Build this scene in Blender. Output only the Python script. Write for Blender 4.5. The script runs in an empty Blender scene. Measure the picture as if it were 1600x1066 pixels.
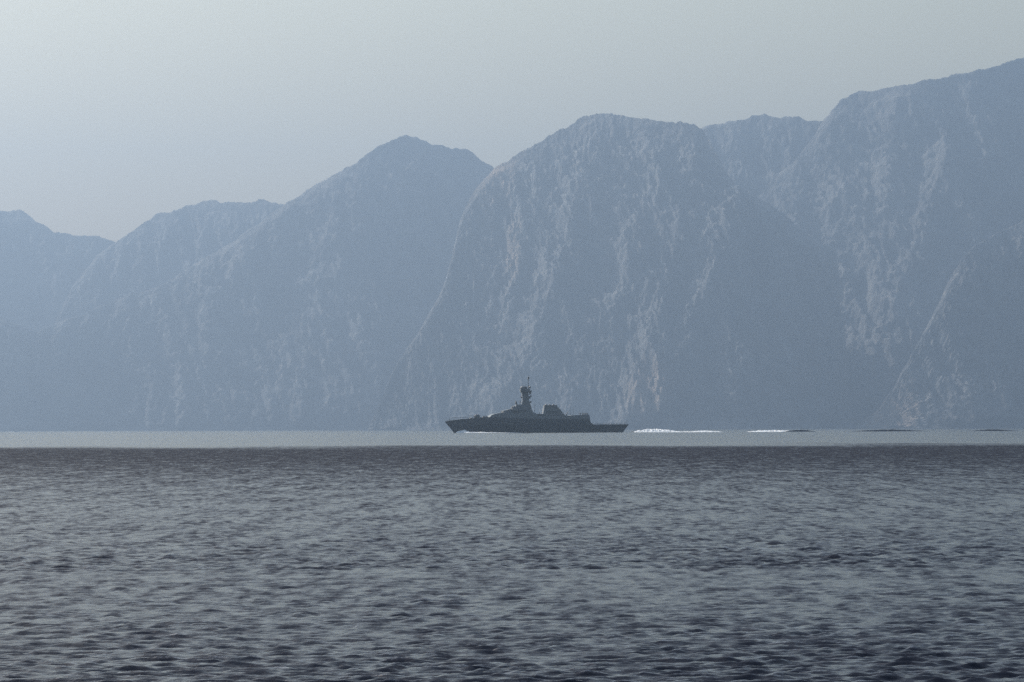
import bpy, bmesh, math, random
import numpy as np
from mathutils import Vector, Matrix

random.seed(4)
SC = bpy.context.scene
COL = SC.collection
R = math.radians

# ------------------------------------------------------------------ camera
CAM_H = 2.2                      # eye height above the sea, metres
F_PX = 5760.0                    # focal length in pixels of the 1600 px frame
PITCH = math.atan(137.0 / F_PX)  # horizon lies below the frame centre
ROLL = R(0.2)
cam_d = bpy.data.cameras.new('camera')
cam_d.sensor_width = 36.0
cam_d.lens = F_PX / 1600.0 * 36.0
cam_d.clip_start = 0.5
cam_d.clip_end = 60000.0
cam = bpy.data.objects.new('camera', cam_d)
COL.objects.link(cam)
CAM_M = (Matrix.Translation((0, 0, CAM_H)) @ Matrix.Rotation(math.pi / 2 + PITCH, 4, 'X')
         @ Matrix.Rotation(-ROLL, 4, 'Z'))
cam.matrix_world = CAM_M
SC.camera = cam

# ------------------------------------------------------------------ sky, sun, exposure
SUN_AZ = R(-45)                  # left of the viewing direction (+Y), beyond the mountains
SUN_EL = R(36)
world = bpy.data.worlds.new('World')
SC.world = world
world.use_nodes = True
wn = world.node_tree
bg = wn.nodes['Background']
sky = wn.nodes.new('ShaderNodeTexSky')
sky.sky_type = 'NISHITA'
sky.sun_disc = False
sky.sun_elevation = SUN_EL
sky.sun_rotation = SUN_AZ
sky.altitude = 0
sky.air_density = 1.7
sky.dust_density = 3.0
sky.ozone_density = 0.3
wn.links.new(sky.outputs[0], bg.inputs[0])
bg.inputs[1].default_value = 0.138
sun_d = bpy.data.lights.new('sun', 'SUN')
sun_d.energy = 5.0
sun_d.angle = R(0.5)
sun_d.color = (1.0, 0.95, 0.89)
sun = bpy.data.objects.new('sun', sun_d)
COL.objects.link(sun)
SUN_V = Vector((math.sin(SUN_AZ) * math.cos(SUN_EL), math.cos(SUN_AZ) * math.cos(SUN_EL), math.sin(SUN_EL)))
sun.rotation_euler = SUN_V.to_track_quat('Z', 'Y').to_euler()
vs = SC.view_settings
vs.view_transform = 'Standard'
vs.look = 'None'
vs.gamma = 1.0
vs.use_curve_mapping = False
vs.exposure = 0.0
SC.cycles.volume_bounces = 0
SC.cycles.max_bounces = 4
SC.cycles.use_denoising = False    # the photograph has a fine grain of its own
HAZE_DENSITY = 1.0e-4
HAZE_COLOR = (0.44, 0.605, 0.86)
HAZE_G = 0.65

# ------------------------------------------------------------------ helpers
def tag(o, label=None, cat=None, group=None, kind=None):
    if label: o['label'] = label
    if cat: o['category'] = cat
    if group: o['group'] = group
    if kind: o['kind'] = kind
    return o

def link(name, me, mat=None, parent=None, smooth=False):
    o = bpy.data.objects.new(name, me)
    if mat: me.materials.append(mat)
    COL.objects.link(o)
    if parent: o.parent = parent
    if smooth:
        me.polygons.foreach_set('use_smooth', [True] * len(me.polygons))
    return o

def grid_mesh(name, P, close_u=False):
    """P: (rows, cols, 3) array -> quad mesh."""
    nr, nc = P.shape[:2]
    idx = np.arange(nr * nc, dtype=np.int32).reshape(nr, nc)
    if close_u:
        a, b = idx, np.roll(idx, -1, axis=1)
        q = np.stack([a[:-1], b[:-1], b[1:], a[1:]], -1).reshape(-1, 4)
    else:
        q = np.stack([idx[:-1, :-1], idx[:-1, 1:], idx[1:, 1:], idx[1:, :-1]], -1).reshape(-1, 4)
    me = bpy.data.meshes.new(name)
    me.vertices.add(nr * nc)
    me.vertices.foreach_set('co', P.reshape(-1).astype(np.float32))
    me.loops.add(q.size)
    me.loops.foreach_set('vertex_index', q.reshape(-1))
    me.polygons.add(len(q))
    me.polygons.foreach_set('loop_start', np.arange(0, q.size, 4, dtype=np.int32))
    me.polygons.foreach_set('loop_total', np.full(len(q), 4, dtype=np.int32))
    me.update(calc_edges=True)
    me.validate()
    return me

_rs = np.random.RandomState(11)
_perm = np.concatenate([_rs.permutation(512)] * 2)
_ga = _rs.rand(512) * 2 * np.pi
_gx, _gy = np.cos(_ga), np.sin(_ga)
def perlin(x, y, seed=0):
    x = np.asarray(x, float) + seed * 17.31; y = np.asarray(y, float) + seed * 5.77
    xi = np.floor(x).astype(int); yi = np.floor(y).astype(int)
    xf, yf = x - xi, y - yi
    u = xf * xf * xf * (xf * (xf * 6 - 15) + 10); v = yf * yf * yf * (yf * (yf * 6 - 15) + 10)
    def g(i, j, fx, fy):
        h = _perm[(_perm[i & 511] + j) & 511]
        return _gx[h] * fx + _gy[h] * fy
    a = g(xi, yi, xf, yf); b = g(xi + 1, yi, xf - 1, yf)
    c = g(xi, yi + 1, xf, yf - 1); d = g(xi + 1, yi + 1, xf - 1, yf - 1)
    return ((a + u * (b - a)) * (1 - v) + (c + u * (d - c)) * v) * 1.5
def ridged(x, y, oct=4, seed=0, gain=0.5):
    s, a, t = 0.0, 1.0, 0.0
    for k in range(oct):
        s = s + a * (1 - np.abs(perlin(x * 2 ** k, y * 2 ** k, seed + k * 3)) * 1.6)
        t += a; a *= gain
    return s / t - 0.5
def fbm(x, y, oct=4, seed=0, gain=0.5):
    s, a = 0.0, 1.0
    for k in range(oct):
        s = s + a * perlin(x * 2 ** k, y * 2 ** k, seed + k * 3); a *= gain
    return s

def pix_dir(px, py):
    v = CAM_M.to_3x3() @ Vector(((px - 800.0) / F_PX, (533.0 - py) / F_PX, -1.0))
    return v / v.y
def pix_point(px, py, y):
    v = pix_dir(px, py)
    return Vector((v.x * y, y, CAM_H + v.z * y))

# ------------------------------------------------------------------ materials
def new_mat(name):
    m = bpy.data.materials.new(name); m.use_nodes = True
    return m, m.node_tree.nodes, m.node_tree.links, m.node_tree.nodes['Principled BSDF']

def ramp(nodes, pts):
    r = nodes.new('ShaderNodeValToRGB')
    el = r.color_ramp.elements
    while len(el) < len(pts): el.new(0.5)
    for e, (p, c) in zip(el, pts):
        e.position = p; e.color = (*c, 1) if len(c) == 3 else c
    return r

def rock_mat():
    m, n, l, b = new_mat('limestone')
    geo = n.new('ShaderNodeNewGeometry')
    mp = n.new('ShaderNodeMapping'); mp.inputs['Scale'].default_value = (1, 1, 0.28)
    l.new(geo.outputs['Position'], mp.inputs['Vector'])
    a = n.new('ShaderNodeTexNoise'); a.inputs['Scale'].default_value = 0.012; a.inputs['Detail'].default_value = 9
    a.inputs['Roughness'].default_value = 0.62
    l.new(mp.outputs[0], a.inputs['Vector'])
    r = ramp(n, [(0.30, (0.09, 0.09, 0.094)), (0.5, (0.14, 0.14, 0.14)), (0.72, (0.235, 0.232, 0.225))])
    l.new(a.outputs['Fac'], r.inputs[0])
    c = n.new('ShaderNodeTexNoise'); c.inputs['Scale'].default_value = 0.05; c.inputs['Detail'].default_value = 6
    l.new(geo.outputs['Position'], c.inputs['Vector'])
    r2 = ramp(n, [(0.58, (0, 0, 0)), (0.75, (1, 1, 1))])
    l.new(c.outputs['Fac'], r2.inputs[0])
    mx = n.new('ShaderNodeMixRGB'); mx.blend_type = 'MIX'
    mx.inputs[2].default_value = (0.27, 0.255, 0.235, 1)
    l.new(r2.outputs[0], mx.inputs[0]); l.new(r.outputs[0], mx.inputs[1])
    at = n.new('ShaderNodeAttribute'); at.attribute_name = 'beige'      # weathered, rust-stained limestone
    am = n.new('ShaderNodeMath'); am.operation = 'MULTIPLY'; l.new(at.outputs['Fac'], am.inputs[0]); l.new(a.outputs['Fac'], am.inputs[1])
    mb = n.new('ShaderNodeMixRGB'); mb.inputs[2].default_value = (0.35, 0.275, 0.215, 1)
    l.new(am.outputs[0], mb.inputs[0]); l.new(mx.outputs[0], mb.inputs[1])
    l.new(mb.outputs[0], b.inputs['Base Color'])
    b.inputs['Roughness'].default_value = 0.95
    b.inputs['Specular IOR Level'].default_value = 0.1
    bp = n.new('ShaderNodeBump'); bp.inputs['Strength'].default_value = 1.0; bp.inputs['Distance'].default_value = 45.0
    l.new(a.outputs['Fac'], bp.inputs['Height']); l.new(bp.outputs[0], b.inputs['Normal'])
    return m

def water_mat():
    m, n, l, b = new_mat('sea_water')
    geo = n.new('ShaderNodeNewGeometry')
    sep = n.new('ShaderNodeSeparateXYZ'); l.new(geo.outputs['Position'], sep.inputs[0])
    # uneven edge of the wind-ruffled water
    en = n.new('ShaderNodeTexNoise'); en.inputs['Scale'].default_value = 1.0; en.inputs['Detail'].default_value = 6
    em = n.new('ShaderNodeMapping'); em.inputs['Scale'].default_value = (0.03, 0.012, 1)
    l.new(geo.outputs['Position'], em.inputs['Vector']); l.new(em.outputs[0], en.inputs['Vector'])
    ma = n.new('ShaderNodeMath'); ma.operation = 'MULTIPLY_ADD'
    ma.inputs[1].default_value = 260.0
    l.new(en.outputs['Fac'], ma.inputs[0]); l.new(sep.outputs['Y'], ma.inputs[2])
    sk = n.new('ShaderNodeMath'); sk.operation = 'MULTIPLY_ADD'; sk.inputs[1].default_value = -0.1
    l.new(sep.outputs['X'], sk.inputs[0]); l.new(ma.outputs[0], sk.inputs[2])
    wind = n.new('ShaderNodeMapRange'); wind.interpolation_type = 'SMOOTHSTEP'
    wind.inputs['From Min'].default_value = 500; wind.inputs['From Max'].default_value = 740
    wind.inputs['To Min'].default_value = 1.0; wind.inputs['To Max'].default_value = 0.0
    l.new(sk.outputs[0], wind.inputs['Value'])
    def rip(scale, sy, detail):
        mp = n.new('ShaderNodeMapping'); mp.inputs['Scale'].default_value = (scale, scale * sy, 1)
        l.new(geo.outputs['Position'], mp.inputs['Vector'])
        t = n.new('ShaderNodeTexNoise'); t.inputs['Scale'].default_value = 1.0; t.inputs['Detail'].default_value = detail
        t.inputs['Roughness'].default_value = 0.6
        l.new(mp.outputs[0], t.inputs['Vector'])
        return t
    f1 = rip(3.6, 0.24, 3); f2 = rip(14.0, 1.4, 3); f3 = rip(0.9, 0.14, 4)
    b2 = n.new('ShaderNodeBump'); b2.inputs['Distance'].default_value = 0.010
    l.new(wind.outputs[0], b2.inputs['Strength']); l.new(f2.outputs['Fac'], b2.inputs['Height'])
    # wavelets too small for the mesh: their slopes widen the reflection, patchily
    far = n.new('ShaderNodeMapRange'); far.interpolation_type = 'SMOOTHSTEP'
    far.inputs['From Min'].default_value = 20; far.inputs['From Max'].default_value = 330
    far.inputs['To Min'].default_value = 0.34; far.inputs['To Max'].default_value = 0.72
    l.new(sep.outputs['Y'], far.inputs['Value'])
    def mul_add(src, k, add):
        q = n.new('ShaderNodeMath'); q.operation = 'MULTIPLY_ADD'; q.inputs[1].default_value = k; q.inputs[2].default_value = add
        l.new(src, q.inputs[0]); return q.outputs[0]
    def mul(x, y):
        q = n.new('ShaderNodeMath'); q.operation = 'MULTIPLY'; l.new(x, q.inputs[0]); l.new(y, q.inputs[1]); return q.outputs[0]
    k1 = mul_add(f1.outputs['Fac'], 2.6, -0.3); k3 = mul_add(f3.outputs['Fac'], 1.6, 0.2)
    rw = mul(mul(far.outputs[0], k1), mul(k3, wind.outputs[0]))
    calm = n.new('ShaderNodeMath'); calm.operation = 'MAXIMUM'; calm.inputs[1].default_value = 0.235
    l.new(rw, calm.inputs[0])
    rough = calm.outputs[0]
    n.remove(b)
    alpha = mul(rough, rough)
    dot = n.new('ShaderNodeVectorMath'); dot.operation = 'DOT_PRODUCT'
    l.new(geo.outputs['Incoming'], dot.inputs[0]); l.new(b2.outputs[0], dot.inputs[1])
    ad = n.new('ShaderNodeMath'); ad.operation = 'MULTIPLY_ADD'; ad.inputs[1].default_value = 1.0; ad.use_clamp = True
    l.new(alpha, ad.inputs[0])
    cl = n.new('ShaderNodeMath'); cl.operation = 'MAXIMUM'; cl.inputs[1].default_value = 0.0
    l.new(dot.outputs['Value'], cl.inputs[0]); l.new(cl.outputs[0], ad.inputs[2])
    inv = n.new('ShaderNodeMath'); inv.operation = 'SUBTRACT'; inv.inputs[0].default_value = 1.0; l.new(ad.outputs[0], inv.inputs[1])
    pw = n.new('ShaderNodeMath'); pw.operation = 'POWER'; pw.inputs[1].default_value = 5.0; l.new(inv.outputs[0], pw.inputs[0])
    fr = mul_add(pw.outputs[0], 0.98, 0.02)
    gl = n.new('ShaderNodeBsdfGlossy'); gl.distribution = 'BECKMANN'
    l.new(rough, gl.inputs['Roughness']); l.new(b2.outputs[0], gl.inputs['Normal'])
    df = n.new('ShaderNodeBsdfDiffuse'); df.inputs['Color'].default_value = (0.013, 0.016, 0.026, 1)
    mixs = n.new('ShaderNodeMixShader')
    l.new(fr, mixs.inputs[0]); l.new(df.outputs[0], mixs.inputs[1]); l.new(gl.outputs[0], mixs.inputs[2])
    l.new(mixs.outputs[0], n['Material Output'].inputs['Surface'])
    return m

def paint_mat(name, col, rough=0.5, var=0.15):
    m, n, l, b = new_mat(name)
    tc = n.new('ShaderNodeTexCoord')
    mp = n.new('ShaderNodeMapping'); mp.inputs['Scale'].default_value = (0.5, 0.5, 0.12)
    l.new(tc.outputs['Object'], mp.inputs['Vector'])
    t = n.new('ShaderNodeTexNoise'); t.inputs['Scale'].default_value = 1.6; t.inputs['Detail'].default_value = 6
    l.new(mp.outputs[0], t.inputs['Vector'])
    r = ramp(n, [(0.3, tuple(c * (1 - var) for c in col)), (0.7, tuple(c * (1 + var) for c in col))])
    l.new(t.outputs['Fac'], r.inputs[0]); l.new(r.outputs[0], b.inputs['Base Color'])
    b.inputs['Roughness'].default_value = rough
    return m

M_ROCK = rock_mat()
M_SEA = water_mat()
M_HULL = paint_mat('haze_grey_paint', (0.05, 0.056, 0.063), 0.38)
M_SUPER = paint_mat('superstructure_paint', (0.11, 0.115, 0.12), 0.26)
M_DARK = paint_mat('dark_fittings', (0.06, 0.065, 0.07), 0.5)
M_GLASS = paint_mat('bridge_glass', (0.02, 0.025, 0.03), 0.08, 0.05)
M_DECK = paint_mat('deck_paint', (0.14, 0.145, 0.15), 0.7)
M_BOOT = paint_mat('boot_topping', (0.02, 0.02, 0.022), 0.5)
def foam_mat():
    m, n, l, b = new_mat('sea_foam')
    tc = n.new('ShaderNodeNewGeometry')
    t = n.new('ShaderNodeTexNoise'); t.inputs['Scale'].default_value = 1.2; t.inputs['Detail'].default_value = 6
    l.new(tc.outputs['Position'], t.inputs['Vector'])
    r = ramp(n, [(0.3, (0.62, 0.66, 0.68)), (0.55, (0.85, 0.86, 0.86))])
    l.new(t.outputs['Fac'], r.inputs[0]); l.new(r.outputs[0], b.inputs['Base Color'])
    b.inputs['Roughness'].default_value = 0.6
    return m
M_FOAM = foam_mat()

# ------------------------------------------------------------------ sea: one sheet all round the camera, finest where it is near
def build_sea():
    rs = np.random.RandomState(3)
    fpx = F_PX * 0.64
    p = np.concatenate([np.arange(CAM_H * fpx / 25.0, 140.0, -0.34), np.arange(140.0, 42.0, -0.21), np.arange(42.0, 9.0, -0.6)])
    near = CAM_H * fpx / p
    d = np.concatenate([[0.3, 3, 7, 11, 15, 18, 20, 22], near, np.geomspace(915, 18500, 60)])
    core = np.arange(-8.9, 8.9001, 0.022)
    side = np.concatenate([np.geomspace(9.2, 180, 26)])
    ang = np.radians(np.concatenate([-side[::-1][1:], core, side]))   # -180 dropped: ring closes
    D, A = np.meshgrid(d, ang, indexing='ij')
    X, Y = D * np.sin(A), D * np.cos(A)
    dr = np.gradient(d)[:, None]
    da = np.gradient(ang)[None, :]
    dl = D * np.abs(da)
    # wave trains: constant steepness over wavelengths 0.18-9 m
    Z = np.zeros_like(X); DX = np.zeros_like(X); DY = np.zeros_like(X)
    NW = 120
    lam = np.exp(np.linspace(math.log(0.05), math.log(0.80), NW)) * (1 + 0.04 * rs.randn(NW))
    gust = np.clip(1.0 + 0.22 * fbm(X / 5.0, Y / 18.0, 4, 5), 0.6, 1.5)
    calm = 1 - np.clip((Y - 0.1 * X - 400) / 70.0, 0, 1)
    offshore = np.clip(1.0 + (Y - 45) / 40.0, 1.0, 2.6)      # the chop grows away from the lee of the shore
    for i in range(NW):
        k = 2 * math.pi / lam[i]
        th = rs.randn() * 0.36
        kx, ky = k * math.sin(th), -k * math.cos(th)
        w = np.maximum(abs(kx) * dl, abs(ky) * dr) / math.pi
        w = np.clip((1.0 - w) / 0.5, 0, 1)
        act = np.where(w.max(axis=1) > 0)[0]
        if len(act) == 0: continue
        r1 = act.max() + 1
        steep = 0.078 * (min(1.0, lam[i] / 0.12) ** 0.7 if lam[i] < 0.21 else (0.21 / lam[i]) ** 1.25)
        a = steep / k * w[:r1] * (1.0 if lam[i] < 0.2 else offshore[:r1])
        ph = kx * X[:r1] + ky * Y[:r1] + rs.rand() * 6.283
        s, c = np.sin(ph), np.cos(ph)
        Z[:r1] += a * c
        DX[:r1] -= a * s * kx / k; DY[:r1] -= a * s * ky / k
    g = gust * calm
    P = np.stack([X + 0.8 * DX * g, Y + 0.8 * DY * g, Z * g], -1)
    me = grid_mesh('sea', P, close_u=True)
    o = link('sea', me, M_SEA, smooth=True)
    tag(o, kind='structure', label='wind ruffled grey sea with a calm pale strip under the cliffs')
build_sea()

# ------------------------------------------------------------------ mountains
def massif(label, prof, foot, seed, ncol=300, nrow=130, run=1.05, amp=1.0, spurs=(), rough=1.0, stains=()):
    """prof: skyline (px, py); foot: (px, metres to the water's edge). Rock slope rises from the water to the crest."""
    fx = np.array([f[0] for f in foot], float); fy = np.array([f[1] for f in foot], float)
    xs, hs, yc = [], [], []
    for px, py in prof:
        v = pix_dir(px, py)
        yf = np.interp(px, fx, fy)
        tz = max(v.z, 0.0002)
        Yc = yf / (1 - run * tz)
        xs.append(v.x * Yc); hs.append(max(CAM_H + v.z * Yc, 1.0)); yc.append(Yc)
    xs, hs, yc = map(np.array, (xs, hs, yc))
    X = np.linspace(xs[0], xs[-1], ncol)
    H = np.interp(X, xs, hs)
    ker = np.ones(3) / 3.0
    H = np.convolve(np.pad(H, 1, 'edge'), ker, 'valid')
    Hn = H + rough * np.minimum(1, H / 150.0) * (9.0 * fbm(X / 90.0, X * 0 + 3.3, 6, seed, 0.6))
    Yf = np.interp(X, (fx - 800) / F_PX * fy, fy)
    t = np.concatenate([np.linspace(-0.04, 1, nrow), 1 + np.array([0.06, 0.16, 0.3, 0.5, 0.8, 1.15, 1.5])])
    T, XX = np.meshgrid(t, X, indexing='ij')
    HH = np.broadcast_to(Hn, XX.shape); YF = np.broadcast_to(Yf, XX.shape)
    shape = np.where(T <= 1, 0.78 * T + 0.22 * np.clip(T, 0, 1) ** 2, 1 - (T - 1) * 0.62)
    shape = np.where(T < 0, T, shape)
    ZZ = HH * shape
    YY = YF + run * np.maximum(HH, 40) * T
    # spurs and gullies that run down the slope, leaning a little
    lean = XX + 0.34 * ZZ + 50 * fbm(XX / 400.0, ZZ / 400.0, 3, seed + 9)
    n1 = ridged(lean / 360.0, ZZ / 1200.0, 3, seed)
    n2 = ridged(lean / 110.0, ZZ / 280.0, 5, seed + 31, 0.6)
    n3 = ridged(lean / 36.0, ZZ / 62.0, 5, seed + 57, 0.7)
    body = np.clip(T / 0.05, 0, 1) * np.clip((1 - T) / 0.13, 0.0, 1) * np.clip(HH / 350.0, 0.12, 1)
    n4 = ridged(lean / 17.0, ZZ / 26.0, 3, seed + 83, 0.6)
    disp = (115 * n1 + 100 * n2) * amp * body + (58 * n3 + 16 * n4) * np.clip(T / .05, 0, 1) * np.clip((1 - T) / 0.12, 0.25, 1)
    disp = np.where(T > 1, 0.0, disp)
    px = 800 + F_PX * XX / YY; py = 670 - F_PX * (ZZ - CAM_H) / YY
    for pts, A, W in spurs:
        best = np.full(XX.shape, 1e9)
        for (x0, y0), (x1, y1) in zip(pts[:-1], pts[1:]):
            dx, dy = x1 - x0, y1 - y0
            s = np.clip(((px - x0) * dx + (py - y0) * dy) / (dx * dx + dy * dy), 0, 1)
            best = np.minimum(best, np.hypot(px - x0 - s * dx, py - y0 - s * dy))
        wob = W * (1 + 0.35 * fbm(XX / 90.0, ZZ / 90.0, 3, seed + 3))
        disp += A * np.clip(1 - best / wob, 0, 1) * np.clip((1.02 - T) / 0.06, 0, 1) * np.clip(T / .04, 0, 1)
    YY = YY - disp * 0.75
    ZZ = ZZ + np.where(T > 0, disp * 0.35, 0) * np.clip(ZZ / 60, 0, 1)
    P = np.stack([XX, YY, np.maximum(ZZ, -0.9)], -1)
    me = grid_mesh('mountain', P)
    st = np.zeros(XX.shape)
    for sx, sy, rx, ry in stains:
        dd = ((px - sx) / rx) ** 2 + ((py - sy) / ry) ** 2
        st = np.maximum(st, np.clip(1.35 - dd + 0.8 * fbm(XX / 60.0, ZZ / 120.0, 3, seed + 77), 0, 1.6))
    me.attributes.new('beige', 'FLOAT', 'POINT').data.foreach_set('value', st.reshape(-1).astype(np.float32))
    o = link('mountain', me, M_ROCK, smooth=True)
    tag(o, label=label, cat=None, kind='structure')
    return o

massif('distant pale ridge at the far left, lowest of the hazy skyline',
       [(-420, 300), (-250, 345), (-120, 318), (-40, 322), (0, 328), (25, 329), (42, 334), (60, 348), (85, 363), (110, 366), (150, 369), (182, 377), (260, 420), (380, 520)],
       [(-500, 13800), (400, 13800)], 1, ncol=260)
massif('hazy rounded ridge rising left of the pointed peak',
       [(60, 560), (110, 450), (150, 400), (182, 378), (205, 361), (245, 335), (270, 327), (292, 320), (315, 315), (328, 310), (342, 317), (375, 315), (405, 312), (425, 314), (445, 320), (520, 350), (600, 420), (680, 560)],
       [(0, 13300), (400, 12950), (700, 12800)], 2, ncol=260)
massif('pointed mountain peak with a notched top left of centre',
       [(-380, 500), (-200, 520), (-60, 470), (60, 520), (180, 470), (260, 440), (330, 400), (400, 350), (445, 320), (480, 297), (520, 275), (560, 250), (590, 230), (608, 220), (615, 214), (620, 217), (627, 211), (634, 210), (640, 214), (655, 219), (680, 229), (705, 234), (730, 235), (750, 249), (772, 265), (800, 300), (830, 380), (860, 520)],
       [(-500, 12300), (-100, 12000), (150, 12150), (380, 11920), (560, 11740), (640, 11790), (900, 12200)], 3, ncol=420,
       spurs=[(((450, 330), (410, 390), (330, 480), (300, 640)), 50, 60), (((520, 300), (530, 420), (480, 520), (470, 660)), 50, 60)])
massif('saddle ridge behind, between the dome mountain and the right mountain',
       [(950, 420), (1010, 300), (1060, 230), (1095, 203), (1112, 197), (1130, 193), (1160, 189), (1180, 182), (1192, 179), (1215, 183), (1240, 185), (1265, 188), (1287, 190), (1330, 230), (1400, 340), (1460, 470)],
       [(900, 11700), (1190, 11350), (1500, 11150)], 5, ncol=220)
massif('broad mountain climbing out of frame on the right',
       [(1090, 560), (1120, 420), (1160, 330), (1200, 290), (1240, 250), (1270, 215), (1287, 190), (1297, 175), (1312, 158), (1340, 150), (1370, 144), (1400, 139), (1440, 129), (1480, 119), (1520, 113), (1550, 106), (1580, 96), (1600, 90), (1680, 66), (1790, 80), (1900, 150), (2020, 300)],
       [(1000, 11600), (1150, 11350), (1300, 11120), (1420, 10950), (1500, 10860), (1600, 10840), (1700, 10900), (2100, 11300)], 6, ncol=380, nrow=180,
       spurs=[(((1290, 200), (1310, 300), (1350, 400), (1370, 500), (1360, 640)), 60, 45), (((1480, 260), (1430, 380), (1400, 480), (1390, 640)), 60, 40), (((1400, 170), (1390, 300), (1380, 420)), 45, 38)])
massif('great domed mountain with steep cliffs standing behind the ship',
       [(575, 668), (592, 640), (606, 600), (622, 565), (645, 533), (668, 498), (684, 470), (698, 435), (708, 395), (716, 355), (728, 320), (745, 292), (772, 264), (800, 245), (835, 224), (870, 205), (895, 194), (915, 185), (930, 179), (946, 178), (970, 181), (1000, 187), (1035, 191), (1070, 193), (1084, 198), (1098, 206), (1125, 250), (1155, 296), (1175, 306), (1200, 316), (1228, 334), (1250, 352), (1275, 371), (1300, 386), (1322, 408), (1336, 450), (1340, 520), (1338, 600), (1335, 668)],
       [(560, 10800), (640, 10590), (760, 10370), (880, 10210), (980, 10090), (1080, 9990), (1150, 9970), (1230, 10100), (1300, 10330), (1400, 10700)], 7, ncol=540, nrow=230,
       spurs=[(((775, 270), (735, 330), (720, 420), (690, 500), (640, 590), (615, 665)), 35, 50),
              (((815, 330), (812, 420), (800, 470)), 45, 22),
              (((900, 320), (875, 430), (850, 500), (820, 570), (780, 640)), 75, 40),
              (((1000, 340), (980, 450), (940, 520)), 55, 40),
              (((1060, 360), (1040, 480), (1000, 590), (985, 665)), 75, 40),
              (((1160, 300), (1130, 400), (1080, 520), (1040, 600), (1025, 665)), 60, 40),
              (((1165, 310), (1205, 410), (1225, 520), (1230, 660)), 60, 40), (((1265, 375), (1290, 480), (1292, 660)), 45, 32)],
       stains=[(1015, 620, 34, 60), (775, 290, 40, 40), (800, 400, 14, 60)])
massif('nearer dark spur falling to the water at the right edge',
       [(1335, 669), (1352, 655), (1372, 640), (1390, 612), (1410, 578), (1430, 540), (1450, 502), (1470, 465), (1490, 430), (1505, 405), (1522, 385), (1545, 370), (1572, 358), (1600, 345), (1640, 322), (1700, 300), (1800, 290), (1900, 330), (2000, 440)],
       [(1300, 10250), (1380, 10000), (1440, 9860), (1500, 9800), (1560, 9820), (1650, 9930), (1800, 10100), (2100, 10400)], 8, ncol=300, stains=[(1395, 640, 40, 40)],
       spurs=[(((1510, 395), (1470, 480), (1430, 570), (1400, 650)), 12, 45)])

# ------------------------------------------------------------------ the patrol ship
SHIP_Y = 2000.0
SCALE = SHIP_Y / F_PX
YAW = R(8.5)                     # bow turned a little towards the viewer
ship = bpy.data.objects.new('patrol_ship', None)
COL.objects.link(ship)
mid = pix_point(838, 674.4, SHIP_Y)
ship.location = (mid.x, SHIP_Y, 0.0)
ship.rotation_euler = (0, 0, YAW)
tag(ship, 'dark grey naval patrol ship with tall mast and squat funnel, steaming left', 'ship')
MIDU = 50.0                      # ship frame: u metres aft of the bow tip -> local x = u - MIDU; local -y faces the viewer

def bm_new(): return bmesh.new()
def bm_obj(name, bm, mat, parent=ship, smooth=False, bevel=0.0):
    bmesh.ops.recalc_face_normals(bm, faces=bm.faces)
    if bevel:
        bmesh.ops.bevel(bm, geom=list(bm.edges), offset=bevel, segments=2, affect='EDGES', profile=0.5)
    me = bpy.data.meshes.new(name); bm.to_mesh(me); bm.free()
    return link(name, me, mat, parent, smooth)
def loft(bm, secs, caps=True):
    rings = [[bm.verts.new(p) for p in s] for s in secs]
    n = len(secs[0])
    for a, b in zip(rings[:-1], rings[1:]):
        for i in range(n):
            bm.faces.new((a[i], a[(i + 1) % n], b[(i + 1) % n], b[i]))
    if caps:
        bm.faces.new(rings[0]); bm.faces.new(rings[-1][::-1])
    return rings
def extr(bm, poly, w0, w1=None, zs=None, ofs=0.0):
    """side outline poly [(u, z)] extruded athwart; half width runs from w0 at its lowest point to w1 at its top"""
    if w1 is None: w1 = w0
    z0 = min(p[1] for p in poly); z1 = max(p[1] for p in poly)
    def w(z): return w0 + (w1 - w0) * (z - z0) / max(z1 - z0, 1e-6)
    A = [bm.verts.new((u - MIDU, ofs - w(z), z)) for u, z in poly]
    B = [bm.verts.new((u - MIDU, ofs + w(z), z)) for u, z in poly]
    n = len(poly)
    bm.faces.new(A); bm.faces.new(B[::-1])
    for i in range(n):
        bm.faces.new((A[i], B[i], B[(i + 1) % n], A[(i + 1) % n]))
def box(bm, u0, u1, y0, y1, z0, z1):
    v = [bm.verts.new((u - MIDU, y, z)) for u in (u0, u1) for y in (y0, y1) for z in (z0, z1)]
    for f in ((0, 1, 3, 2), (4, 6, 7, 5), (0, 4, 5, 1), (2, 3, 7, 6), (0, 2, 6, 4), (1, 5, 7, 3)):
        bm.faces.new([v[i] for i in f])
def tube(bm, a, b, r0, r1=None, n=8):
    r1 = r0 if r1 is None else r1
    a = Vector((a[0] - MIDU, a[1], a[2])); b = Vector((b[0] - MIDU, b[1], b[2]))
    q = (b - a).to_track_quat('Z', 'Y')
    loft(bm, [[p + q @ Vector((r * math.cos(i * 2 * math.pi / n), r * math.sin(i * 2 * math.pi / n), 0)) for i in range(n)]
              for p, r in ((a, r0), (b, r1))])
def ball(bm, u, y, z, r, sz=1.0, seg=14):
    mt = Matrix.Translation((u - MIDU, y, z)) @ Matrix.Diagonal((r, r, r * sz, 1))
    bmesh.ops.create_uvsphere(bm, u_segments=seg, v_segments=seg // 2 + 2, radius=1.0, matrix=mt)

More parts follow.
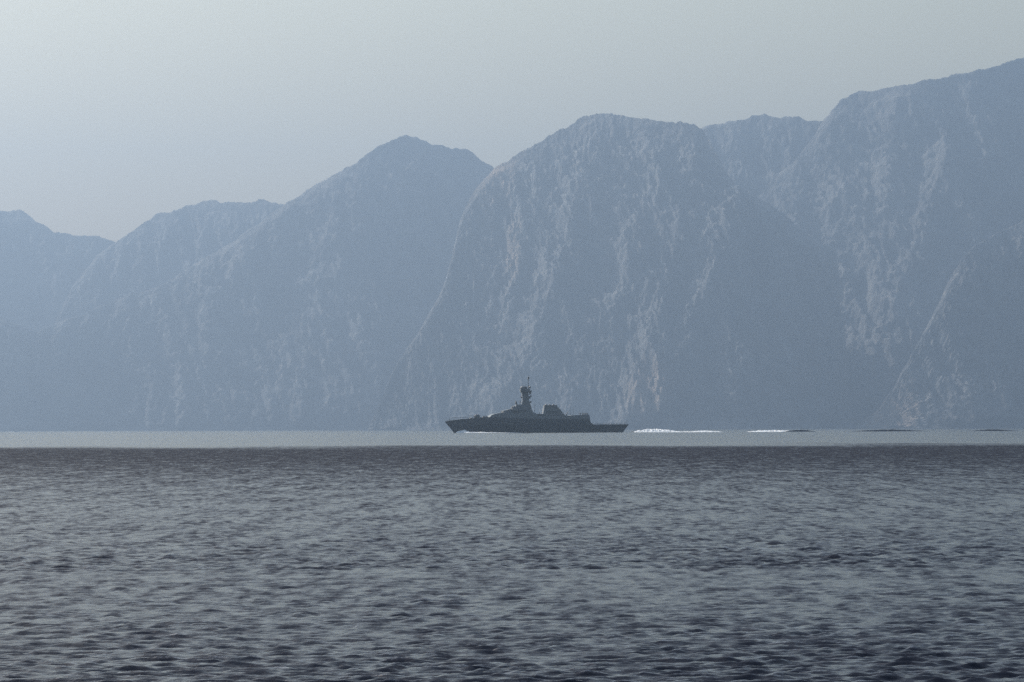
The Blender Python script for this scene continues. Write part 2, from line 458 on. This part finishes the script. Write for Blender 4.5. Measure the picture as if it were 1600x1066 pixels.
# hull
deck_u = [0, 1.2, 2.6, 5, 9, 14.6, 19, 24, 34, 46, 60, 70, 77.6, 78.6, 80.2, 86, 92, 97, 99.8]
deck_z = [6.1, 6.45, 6.75, 7.05, 7.5, 7.9, 8.2, 8.4, 8.0, 7.6, 7.3, 7.2, 7.1, 5.4, 4.25, 4.2, 4.2, 4.25, 4.3]
def half(u):
    return 7.1 * (1 - max(0, 1 - u / 36.0) ** 2.1) * (1 - 0.10 * max(0, (u - 78) / 22.0)) + 0.06
bm = bm_new()
secs = []
for u, z in zip(deck_u, deck_z):
    s = u / 99.8
    uw = 5.0 + s * (96.6 - 5.0)
    uk = 7.5 + s * (95.0 - 7.5)
    uc = u + (uw - u) * 0.45
    b = half(u); bw = 0.90 * 7.1 * (1 - max(0, 1 - (uw - 5) / 46.0) ** 1.7) + 0.03
    zc = z * 0.56
    secs.append([(u - MIDU, -b, z), (uc - MIDU, -(b * 0.97 + 0.02), zc), (uw - MIDU, -bw, 0.0), (uk - MIDU, -bw * 0.45, -2.8),
                 (uk - MIDU, bw * 0.45, -2.8), (uw - MIDU, bw, 0.0), (uc - MIDU, b * 0.97 + 0.02, zc), (u - MIDU, b, z)])
loft(bm, secs)
hull = bm_obj('hull', bm, M_HULL)
# boot topping stripe, just proud of the plating
bm = bm_new()
for side in (-1, 1):
    prev = None
    for u in np.linspace(2, 99, 30):
        s = u / 99.8; uw = 5.0 + s * 91.6
        bw = 0.90 * 7.1 * (1 - max(0, 1 - (uw - 5) / 46.0) ** 1.7) + 0.03
        b = half(u); f = 0.55 / 4.2
        yy = bw + (b * 0.97 - bw) * f * 0.95 + 0.05
        cur = [bm.verts.new((uw - MIDU - 0.25, side * (bw + 0.05), -0.2)), bm.verts.new((uw - MIDU - 0.3, side * yy, 0.55)),
               bm.verts.new((uw - MIDU - 0.3, side * (yy - 0.3), 0.56)), bm.verts.new((uw - MIDU - 0.25, side * (bw - 0.3), -0.2))]
        if prev:
            for i in range(4):
                bm.faces.new((prev[i], prev[(i + 1) % 4], cur[(i + 1) % 4], cur[i]))
        prev = cur
bm_obj('waterline_stripe', bm, M_BOOT, hull)
for side in (-1, 1):                                # anchors in their pockets
    bm = bm_new(); yb = half(6) * 0.98 + 0.03
    box(bm, 6.6, 7.0, side * yb - .12, side * yb + .12, 4.3, 5.6)
    box(bm, 6.1, 7.5, side * yb - .14, side * yb + .14, 4.2, 4.5)
    bm_obj('anchor', bm, M_DARK, hull)
bm = bm_new(); box(bm, 4.0, 23.5, -1.0, 1.0, 8.15, 8.33); bm_obj('foredeck_walkway', bm, M_DECK, hull)
bm = bm_new(); box(bm, 80.5, 99.3, -6.0, 6.0, 4.15, 4.36); bm_obj('flight_deck', bm, M_DECK, hull)
# jackstaff and ensign staff
bm = bm_new(); tube(bm, (2.6, 0, 6.7), (2.5, 0, 8.3), 0.11, 0.06); bm_obj('jackstaff', bm, M_DARK)
bm = bm_new(); tube(bm, (99.0, 0, 4.3), (99.9, 0, 7.0), 0.07, 0.04); bm_obj('ensign_staff', bm, M_DARK)
# breakwater
bm = bm_new(); extr(bm, [(13.6, 7.7), (14.1, 8.5), (14.3, 8.5), (14.3, 7.7)], 3.8); bm_obj('breakwater', bm, M_SUPER)
# main gun
bm = bm_new()
loft(bm, [[(17.6 - MIDU + r * math.cos(a) * 1.25, r * math.sin(a), z) for a in np.linspace(0, 2 * math.pi, 17)[:-1]]
          for z, r in ((7.7, 1.15), (8.3, 1.3), (9.1, 1.28), (9.7, 1.05), (10.05, 0.6))])
gun = bm_obj('gun_turret', bm, M_SUPER, smooth=False)
bm = bm_new(); tube(bm, (16.6, 0, 9.1), (12.6, 0, 9.5), 0.14, 0.09); tube(bm, (16.8, 0, 9.07), (15.3, 0, 9.2), 0.24, 0.2)
bm_obj('gun_barrel', bm, M_DARK, gun)
bm = bm_new(); box(bm, 20.6, 21.8, -1.6, 1.6, 8.0, 9.0); box(bm, 22.0, 23.2, -2.4, 2.4, 8.0, 8.95); bm_obj('missile_launcher', bm, M_SUPER, bevel=0.06)
# superstructure, tier by tier
bm = bm_new()
extr(bm, [(23.4, 7.6), (23.8, 8.6), (24.6, 9.5), (26.4, 10.25), (30.0, 10.8), (34.3, 11.2), (46.4, 11.4), (48.6, 10.6), (50.7, 9.35), (66.0, 9.15), (78.2, 9.2), (78.6, 6.5), (78.8, 5.4), (76, 5.4), (60, 6.6), (40, 7.0)], 6.75, 5.7)
sup = bm_obj('superstructure', bm, M_SUPER)
bm = bm_new()
extr(bm, [(31.6, 10.8), (31.0, 11.9), (35.4, 12.85), (46.6, 12.6), (47.4, 11.2)], 5.9, 5.4)
bridge = bm_obj('bridge', bm, M_SUPER)
for k in range(7):                                  # bridge windows raked along the front
    bm = bm_new(); y = -4.2 + k * 1.4
    v = [bm.verts.new((u - MIDU, y + dy, z)) for u, dy, z in ((32.3, -.55, 12.07), (32.3, .55, 12.07), (34.8, .5, 12.72), (34.8, -.5, 12.72))]
    w = [bm.verts.new(vv.co + Vector((0.2, 0, -.1))) for vv in v]
    bm.faces.new(v); bm.faces.new(w[::-1])
    for i in range(4): bm.faces.new((v[i], w[i], w[(i + 1) % 4], v[(i + 1) % 4]))
    o = bm_obj('bridge_window', bm, M_GLASS, bridge); o.location = (-0.01, 0, 0.025)
for k in range(5):
    bm = bm_new(); box(bm, 35.3 + k * 1.7, 36.6 + k * 1.7, -5.82, -5.6, 11.65, 12.3); bm_obj('bridge_window', bm, M_GLASS, bridge)
for side in (-1, 1):
    bm = bm_new(); box(bm, 36.4, 39.2, side * 6.1 - 0.75, side * 6.1 + 0.75, 11.42, 12.35); bm_obj('bridge_wing', bm, M_SUPER, bridge)
bm = bm_new()
extr(bm, [(36.6, 12.5), (36.3, 13.9), (38.4, 14.2), (38.6, 15.1), (41.2, 15.4), (45.8, 15.3), (46.9, 12.4)], 3.6, 2.6)
top = bm_obj('pilot_house_top', bm, M_SUPER)
# fire-control director
bm = bm_new(); tube(bm, (39.3, 0, 14.5), (39.2, 0, 15.9), 0.5, 0.35); loft(bm, [[(39.0 - MIDU + dx, y, z) for dx, z in ((-.55, 15.7), (.55, 15.6), (.35, 16.6), (-.35, 17.4))] for y in (-.8, .8)])
bm_obj('fire_control_director', bm, M_DARK, top)
for side in (-1, 1):
    bm = bm_new(); tube(bm, (37.6, side * 3.2, 13.0), (37.2, side * 3.4, 16.6), 0.06, 0.03); bm_obj('whip_antenna', bm, M_DARK, top)
    bm = bm_new(); ball(bm, 37.4, side * 2.6, 14.0, 0.55); bm_obj('satellite_dome', bm, M_SUPER, top, smooth=True)
# mast
bm = bm_new()
def sq(u0, u1, h, z): return [(u0 - MIDU, -h, z), (u1 - MIDU, -h, z), (u1 - MIDU, h, z), (u0 - MIDU, h, z)]
loft(bm, [sq(40.9, 47.2, 2.5, 13.0), sq(41.9, 46.4, 1.9, 15.5), sq(42.3, 45.7, 1.6, 17.6), sq(42.2, 45.5, 1.5, 20.6), sq(41.9, 45.5, 1.5, 22.2)])
mast = bm_obj('mast', bm, M_SUPER)
bm = bm_new()
loft(bm, [sq(42.2, 45.6, 1.6, 21.5), sq(41.2, 46.2, 2.1, 22.2), sq(41.1, 46.4, 2.1, 23.6)])
bm_obj('radar_platform', bm, M_SUPER, mast)
bm = bm_new()
loft(bm, [[(43.1 - MIDU + 1.95 * r * math.cos(a), 1.95 * r * math.sin(a), z) for a in np.linspace(0, 2 * math.pi, 15)[:-1]]
          for z, r in ((23.2, 0.75), (23.6, 1.0), (24.5, 1.0), (25.0, 0.85), (25.3, 0.5))])
bm_obj('radar_drum', bm, M_SUPER, mast, smooth=False)
for (u, z, w) in ((46.4, 24.2, 1.6), (46.6, 21.0, 1.5), (46.4, 18.7, 1.3)):
    bm = bm_new(); box(bm, 44.7, u + 0.4, -w, w, z - .16, z); ball(bm, u, -w * .5, z + .55, 0.5, 1.2); ball(bm, u, w * .5, z + .5, 0.45, 1.2)
    tube(bm, (44.8, 0, z - 1.3), (u, 0, z - .1), 0.1)
    bm_obj('sensor_platform', bm, M_SUPER, mast)
bm = bm_new(); tube(bm, (44.9, -4.2, 20.4), (44.9, 4.2, 20.4), 0.13, 0.13); tube(bm, (44.9, -3.2, 18.6), (44.9, 3.2, 18.6), 0.1)
bm_obj('yardarm', bm, M_DARK, mast)
bm = bm_new(); tube(bm, (45.6, 0, 23.0), (45.7, 0, 29.6), 0.24, 0.14); tube(bm, (45.6, -0.7, 27.2), (45.6, .7, 27.2), 0.06)
pole = bm_obj('pole_mast', bm, M_DARK, mast)
bm = bm_new(); ball(bm, 45.8, 0, 29.7, 0.5, 1.5); tube(bm, (45.2, 0, 29.1), (46.5, 0, 30.4), 0.18); bm_obj('mast_aerial', bm, M_DARK, pole)
bm = bm_new(); box(bm, 40.9, 41.3, -1.5, 1.5, 16.9, 17.25); tube(bm, (41.1, 0, 15.3), (41.1, 0, 17.0), .14); tube(bm, (42.6, 0, 16.2), (41.1, 0, 16.2), .14)
bm_obj('navigation_radar', bm, M_DARK, mast)
for u, y, z0, z1 in ((48.4, -4.0, 10.6, 15.6), (49.6, 4.0, 10.0, 15.0), (69.5, -4.4, 9.3, 14.0), (69.5, 4.4, 9.3, 14.0), (44.0, -1.2, 23.5, 27.0), (42.4, 1.0, 24.8, 26.6)):
    bm = bm_new(); tube(bm, (u, y, z0), (u + .25, y * 1.04, z1), 0.09, 0.04, n=6); bm_obj('whip_antenna', bm, M_DARK)
for u, z, r in ((46.9, 16.6, .45), (47.0, 19.9, .4), (46.9, 22.3, .5), (41.6, 19.2, .35)):
    bm = bm_new(); ball(bm, u, -0.9, z, r, 1.3); tube(bm, (44.6, -0.9, z - .3), (u, -0.9, z - .2), .12); bm_obj('sensor_pod', bm, M_DARK, mast)
# signal halyards
bm = bm_new()
for side in (-1, 1):
    for q in (2.2, 3.9):
        tube(bm, (44.9, side * q, 20.3), (47.2, side * (q * .4 + 3), 11.6), 0.025, n=4)
bm_obj('halyard', bm, M_DARK, mast)
# amidships boat, davit, life rafts
bm = bm_new()
loft(bm, [[(u - MIDU, -5.0 + y * b, 9.35 + z) for y, z in ((-1, .75), (-.8, .1), (0, -.2), (.8, .1), (1, .75))] for u, b in ((48.2, .15), (49.4, .8), (51, 1.0), (53.2, .95))])
bm_obj('sea_boat', bm, M_DARK)
bm = bm_new(); tube(bm, (50.8, -3.8, 9.2), (51.0, -4.6, 11.0), .14); tube(bm, (51.0, -4.6, 11.0), (50.7, -5.4, 10.6), .12); bm_obj('boat_davit', bm, M_DARK)
for k in range(4):
    bm = bm_new(); tube(bm, (56 + k * 2.0, -5.6, 9.6), (57.5 + k * 2.0, -5.6, 9.6), .38, n=10); bm_obj('life_raft_canister', bm, M_SUPER)
# funnel
bm = bm_new()
loft(bm, [sq(53.2, 66.0, 3.1, 9.0), sq(53.35, 64.8, 2.95, 10.0), sq(53.8, 62.9, 2.6, 12.3), sq(54.1, 61.3, 2.3, 14.0), sq(54.2, 60.9, 2.2, 14.45)])
fun = bm_obj('funnel', bm, M_SUPER)
bm = bm_new(); loft(bm, [sq(54.05, 61.2, 2.35, 14.3), sq(54.15, 61.1, 2.3, 14.85)]); bm_obj('funnel_cap', bm, M_DARK, fun)
for k, u in enumerate((55.2, 57.2, 59.3)):
    bm = bm_new(); tube(bm, (u, 0, 14.6), (u + .4, 0, 15.25), .55, .5, n=12); bm_obj('exhaust_pipe', bm, M_DARK, fun)
for k in range(3):
    bm = bm_new(); box(bm, 55.6 + k * 2.2, 57.2 + k * 2.2, -3.02 + .16 * 0, -2.4, 10.5, 11.6); bm_obj('louvre', bm, M_DARK, fun)
bm = bm_new(); tube(bm, (62.4, 0, 12.3), (62.6, 0, 13.7), .2, .12); ball(bm, 63.1, 0, 12.1, .5); bm_obj('aerial_pod', bm, M_DARK, fun)
# aft crane, small guns, hangar
bm = bm_new(); tube(bm, (66.7, 0, 9.1), (66.7, 0, 10.1), .38, .3); tube(bm, (66.6, 0, 9.9), (67.6, 0, 11.6), .2, .14); tube(bm, (67.2, 0, 10.6), (68.2, 0, 10.4), .1)
bm_obj('crane', bm, M_DARK)
bm = bm_new(); extr(bm, [(68.0, 8.9), (68.4, 9.3), (77.9, 9.75), (78.3, 8.9)], 5.6, 5.1); hang = bm_obj('hangar', bm, M_SUPER)
bm = bm_new(); box(bm, 78.25, 78.62, -3.1, 3.1, 5.6, 9.0); bm_obj('hangar_door', bm, M_DECK, hang)
for side in (-1, 1):
    bm = bm_new(); tube(bm, (74.9, side * 4.4, 9.5), (74.9, side * 4.4, 10.4), .35, .3); tube(bm, (75.3, side * 4.4, 10.3), (73.6, side * 4.4, 10.6), .09, .06)
    ball(bm, 74.9, side * 4.4, 10.35, .45, .8); bm_obj('deck_gun', bm, M_DARK)
    bm = bm_new(); box(bm, 76.9, 77.7, side * 3.4 - .5, side * 3.4 + .5, 9.6, 10.55); bm_obj('control_cab', bm, M_SUPER, hang)
# doors, boat bay and scuttles on the side that faces the viewer and on the far one
def wy(z): return 6.75 + (5.7 - 6.75) * (z - 5.4) / (11.4 - 5.4)
for side in (-1, 1):
    bm = bm_new()
    v = [(u - MIDU, side * (wy(z) + e), z) for e in (.05, -.2) for u, z in ((50.5, 7.5), (58.5, 7.3), (58.2, 8.9), (50.8, 8.9))]
    vv = [bm.verts.new(p) for p in v]
    for f in ((0, 1, 2, 3), (7, 6, 5, 4), (0, 4, 5, 1), (1, 5, 6, 2), (2, 6, 7, 3), (3, 7, 4, 0)): bm.faces.new([vv[i] for i in f])
    bm_obj('boat_bay_shutter', bm, M_DECK, sup)
    for u in (28.5, 36.0, 44.5, 64.5):
        bm = bm_new()
        vv = [bm.verts.new((a - MIDU, side * (wy(z) + e), z)) for e in (.06, -.2) for a, z in ((u, 8.3), (u + .9, 8.3), (u + .9, 10.1 if u < 60 else 9.05), (u, 10.1 if u < 60 else 9.05))]
        for f in ((0, 1, 2, 3), (7, 6, 5, 4), (0, 4, 5, 1), (1, 5, 6, 2), (2, 6, 7, 3), (3, 7, 4, 0)): bm.faces.new([vv[i] for i in f])
        bm_obj('watertight_door', bm, M_DECK, sup)
# guard rails: stanchions with two wires
def rail(name, pts, h=1.05, step=1.6):
    bm = bm_new()
    for (a, b) in zip(pts[:-1], pts[1:]):
        a, b = Vector(a), Vector(b); n = max(1, int((b - a).length / step))
        for k in range(n + 1):
            p = a.lerp(b, k / n); tube(bm, p, p + Vector((0, 0, h)), .022, n=4)
        for q in (h, h * .5): tube(bm, a + Vector((0, 0, q)), b + Vector((0, 0, q)), .008, n=4)
    return bm_obj(name, bm, M_DARK)
for side in (-1, 1):
    rail('guard_rail', [(u, side * (half(u) - .15), np.interp(u, deck_u, deck_z)) for u in (1.2, 5, 9, 14.6, 19, 23)])
    rail('guard_rail', [(u, side * 5.5, 9.2) for u in (50, 58, 66)])
    bm = bm_new()                                       # safety nets raised round the flight deck
    for k in range(12):
        u = 81 + k * 1.5
        tube(bm, (u, side * half(u), 4.3), (u, side * (half(u) + .5), 5.1), .04, n=4)
        tube(bm, (u + 1.4, side * half(u), 4.3), (u + 1.4, side * (half(u) + .5), 5.1), .04, n=4)
        tube(bm, (u, side * (half(u) + .5), 5.1), (u + 1.4, side * (half(u) + .5), 5.1), .04, n=4)
    bm_obj('safety_net', bm, M_DARK)

# ------------------------------------------------------------------ foam and wake along the ship's track
CY, SY = math.cos(YAW), math.sin(YAW)
def ship_pt(u, y, z=0.0):
    lx = u - MIDU
    return (ship.location.x + lx * CY - y * SY, ship.location.y + lx * SY + y * CY, z)
def ridge_strip(name, u0, u1, yc, width, hfun, mat, label, seed, n=260, m=17, jag=0.55, cat='wake', veer=0.0):
    P = np.zeros((n, m, 3))
    for i, u in enumerate(np.linspace(u0, u1, n)):
        s = (u - u0) / (u1 - u0)
        h = hfun(s); wv = width * (0.5 + 0.5 * min(1, 4 * s, 4 * (1 - s)))
        yo = yc + veer * s + 0.6 * math.sin(u * .11 + seed)
        for j in range(m):
            q = j / (m - 1) * 2 - 1
            base = math.cos(q * math.pi / 2) ** 1.3
            P[i, j] = ship_pt(u, yo + q * wv, -0.12 + base * h)
    e = np.minimum(1, np.linspace(0, 1, m) * 4)[None, :] * np.minimum(1, np.linspace(1, 0, m) * 4)[None, :]
    hs = np.array([hfun(s) for s in np.linspace(0, 1, n)])[:, None]
    nz = fbm(P[..., 0] * .55, P[..., 1] * .55, 4, seed) * 0.55 + ridged(P[..., 0] * 1.3, P[..., 1] * 1.3, 3, seed + 4) * .35
    P[..., 2] += nz * e * hs * jag
    o = link(name, grid_mesh(name, P), mat, smooth=True)
    return tag(o, label, cat, kind='stuff')
ridge_strip('wake_foam', 103.5, 150, 0, 5.5, lambda s: 0.35 + 1.25 * math.sin(math.pi * min(1, s * 1.9)) ** .8 * (s < .53) + .15 * (1 - s), M_FOAM,
            'white churned foam just behind the stern of the ship', 2)
ridge_strip('wake_foam', 130, 152, -8, 4.0, lambda s: 0.7 * math.sin(math.pi * s) + .12, M_FOAM, 'thin white crest of wake between the two foam patches', 5)
ridge_strip('wake_foam', 166, 196, -2, 4.5, lambda s: 0.8 * math.sin(math.pi * s) ** .7 + .1, M_FOAM, 'white wake crest farther behind the ship', 8)
ridge_strip('wake_foam', 193, 206, 10, 4.0, lambda s: 0.75 * math.sin(math.pi * s) ** .7 + .1, M_FOAM, 'short white crest at the far end of the foam', 9)
ridge_strip('wake_wave', 184, 204, -10, 2.4, lambda s: 1.1 * math.sin(math.pi * s) + .05, M_SEA, 'dark wave back beside the last white crest', 12, jag=.3)
ridge_strip('wake_wave', 218, 272, -4, 2.6, lambda s: 1.1 * math.sin(math.pi * s) ** 1.3 + .05, M_SEA, 'long dark wake wave under the cliffs on the right', 14, jag=.3)
ridge_strip('wake_wave', 290, 322, 0, 2.6, lambda s: 1.0 * math.sin(math.pi * s) + .05, M_SEA, 'dark wake wave near the right edge', 15, jag=.3)
ridge_strip('bow_wave', 5.5, 17, -4.6, 2.0, lambda s: 1.5 * math.sin(math.pi * min(1, s * 1.15 + .1)) ** 1.2 + .1, M_FOAM, 'pale spray curling off the bow of the ship', 20, n=90)
ridge_strip('bow_wave', 9, 42, -9.5, 2.4, lambda s: 0.5 * (1 - s) + .15, M_FOAM, 'white foam line along the waterline of the ship', 22, n=160, veer=-8.0)

# ------------------------------------------------------------------ haze: one closed box of even air round everything
def build_haze():
    me = bpy.data.meshes.new('haze')
    bm = bmesh.new()
    bmesh.ops.create_cube(bm, size=1.0)
    z0, z1 = -4.0, 1500.0
    for v in bm.verts:
        v.co = (v.co.x * 39000, v.co.y * 39000, z0 + (v.co.z + .5) * (z1 - z0))
    bm.to_mesh(me); bm.free()
    m = bpy.data.materials.new('haze'); m.use_nodes = True
    n, l = m.node_tree.nodes, m.node_tree.links
    n.remove(n['Principled BSDF'])
    pv = n.new('ShaderNodeVolumePrincipled')
    pv.inputs['Color'].default_value = (*HAZE_COLOR, 1)
    pv.inputs['Density'].default_value = HAZE_DENSITY
    pv.inputs['Anisotropy'].default_value = HAZE_G
    l.new(pv.outputs[0], n['Material Output'].inputs['Volume'])
    o = link('haze', me, m)
    tag(o, kind='stuff')
build_haze()
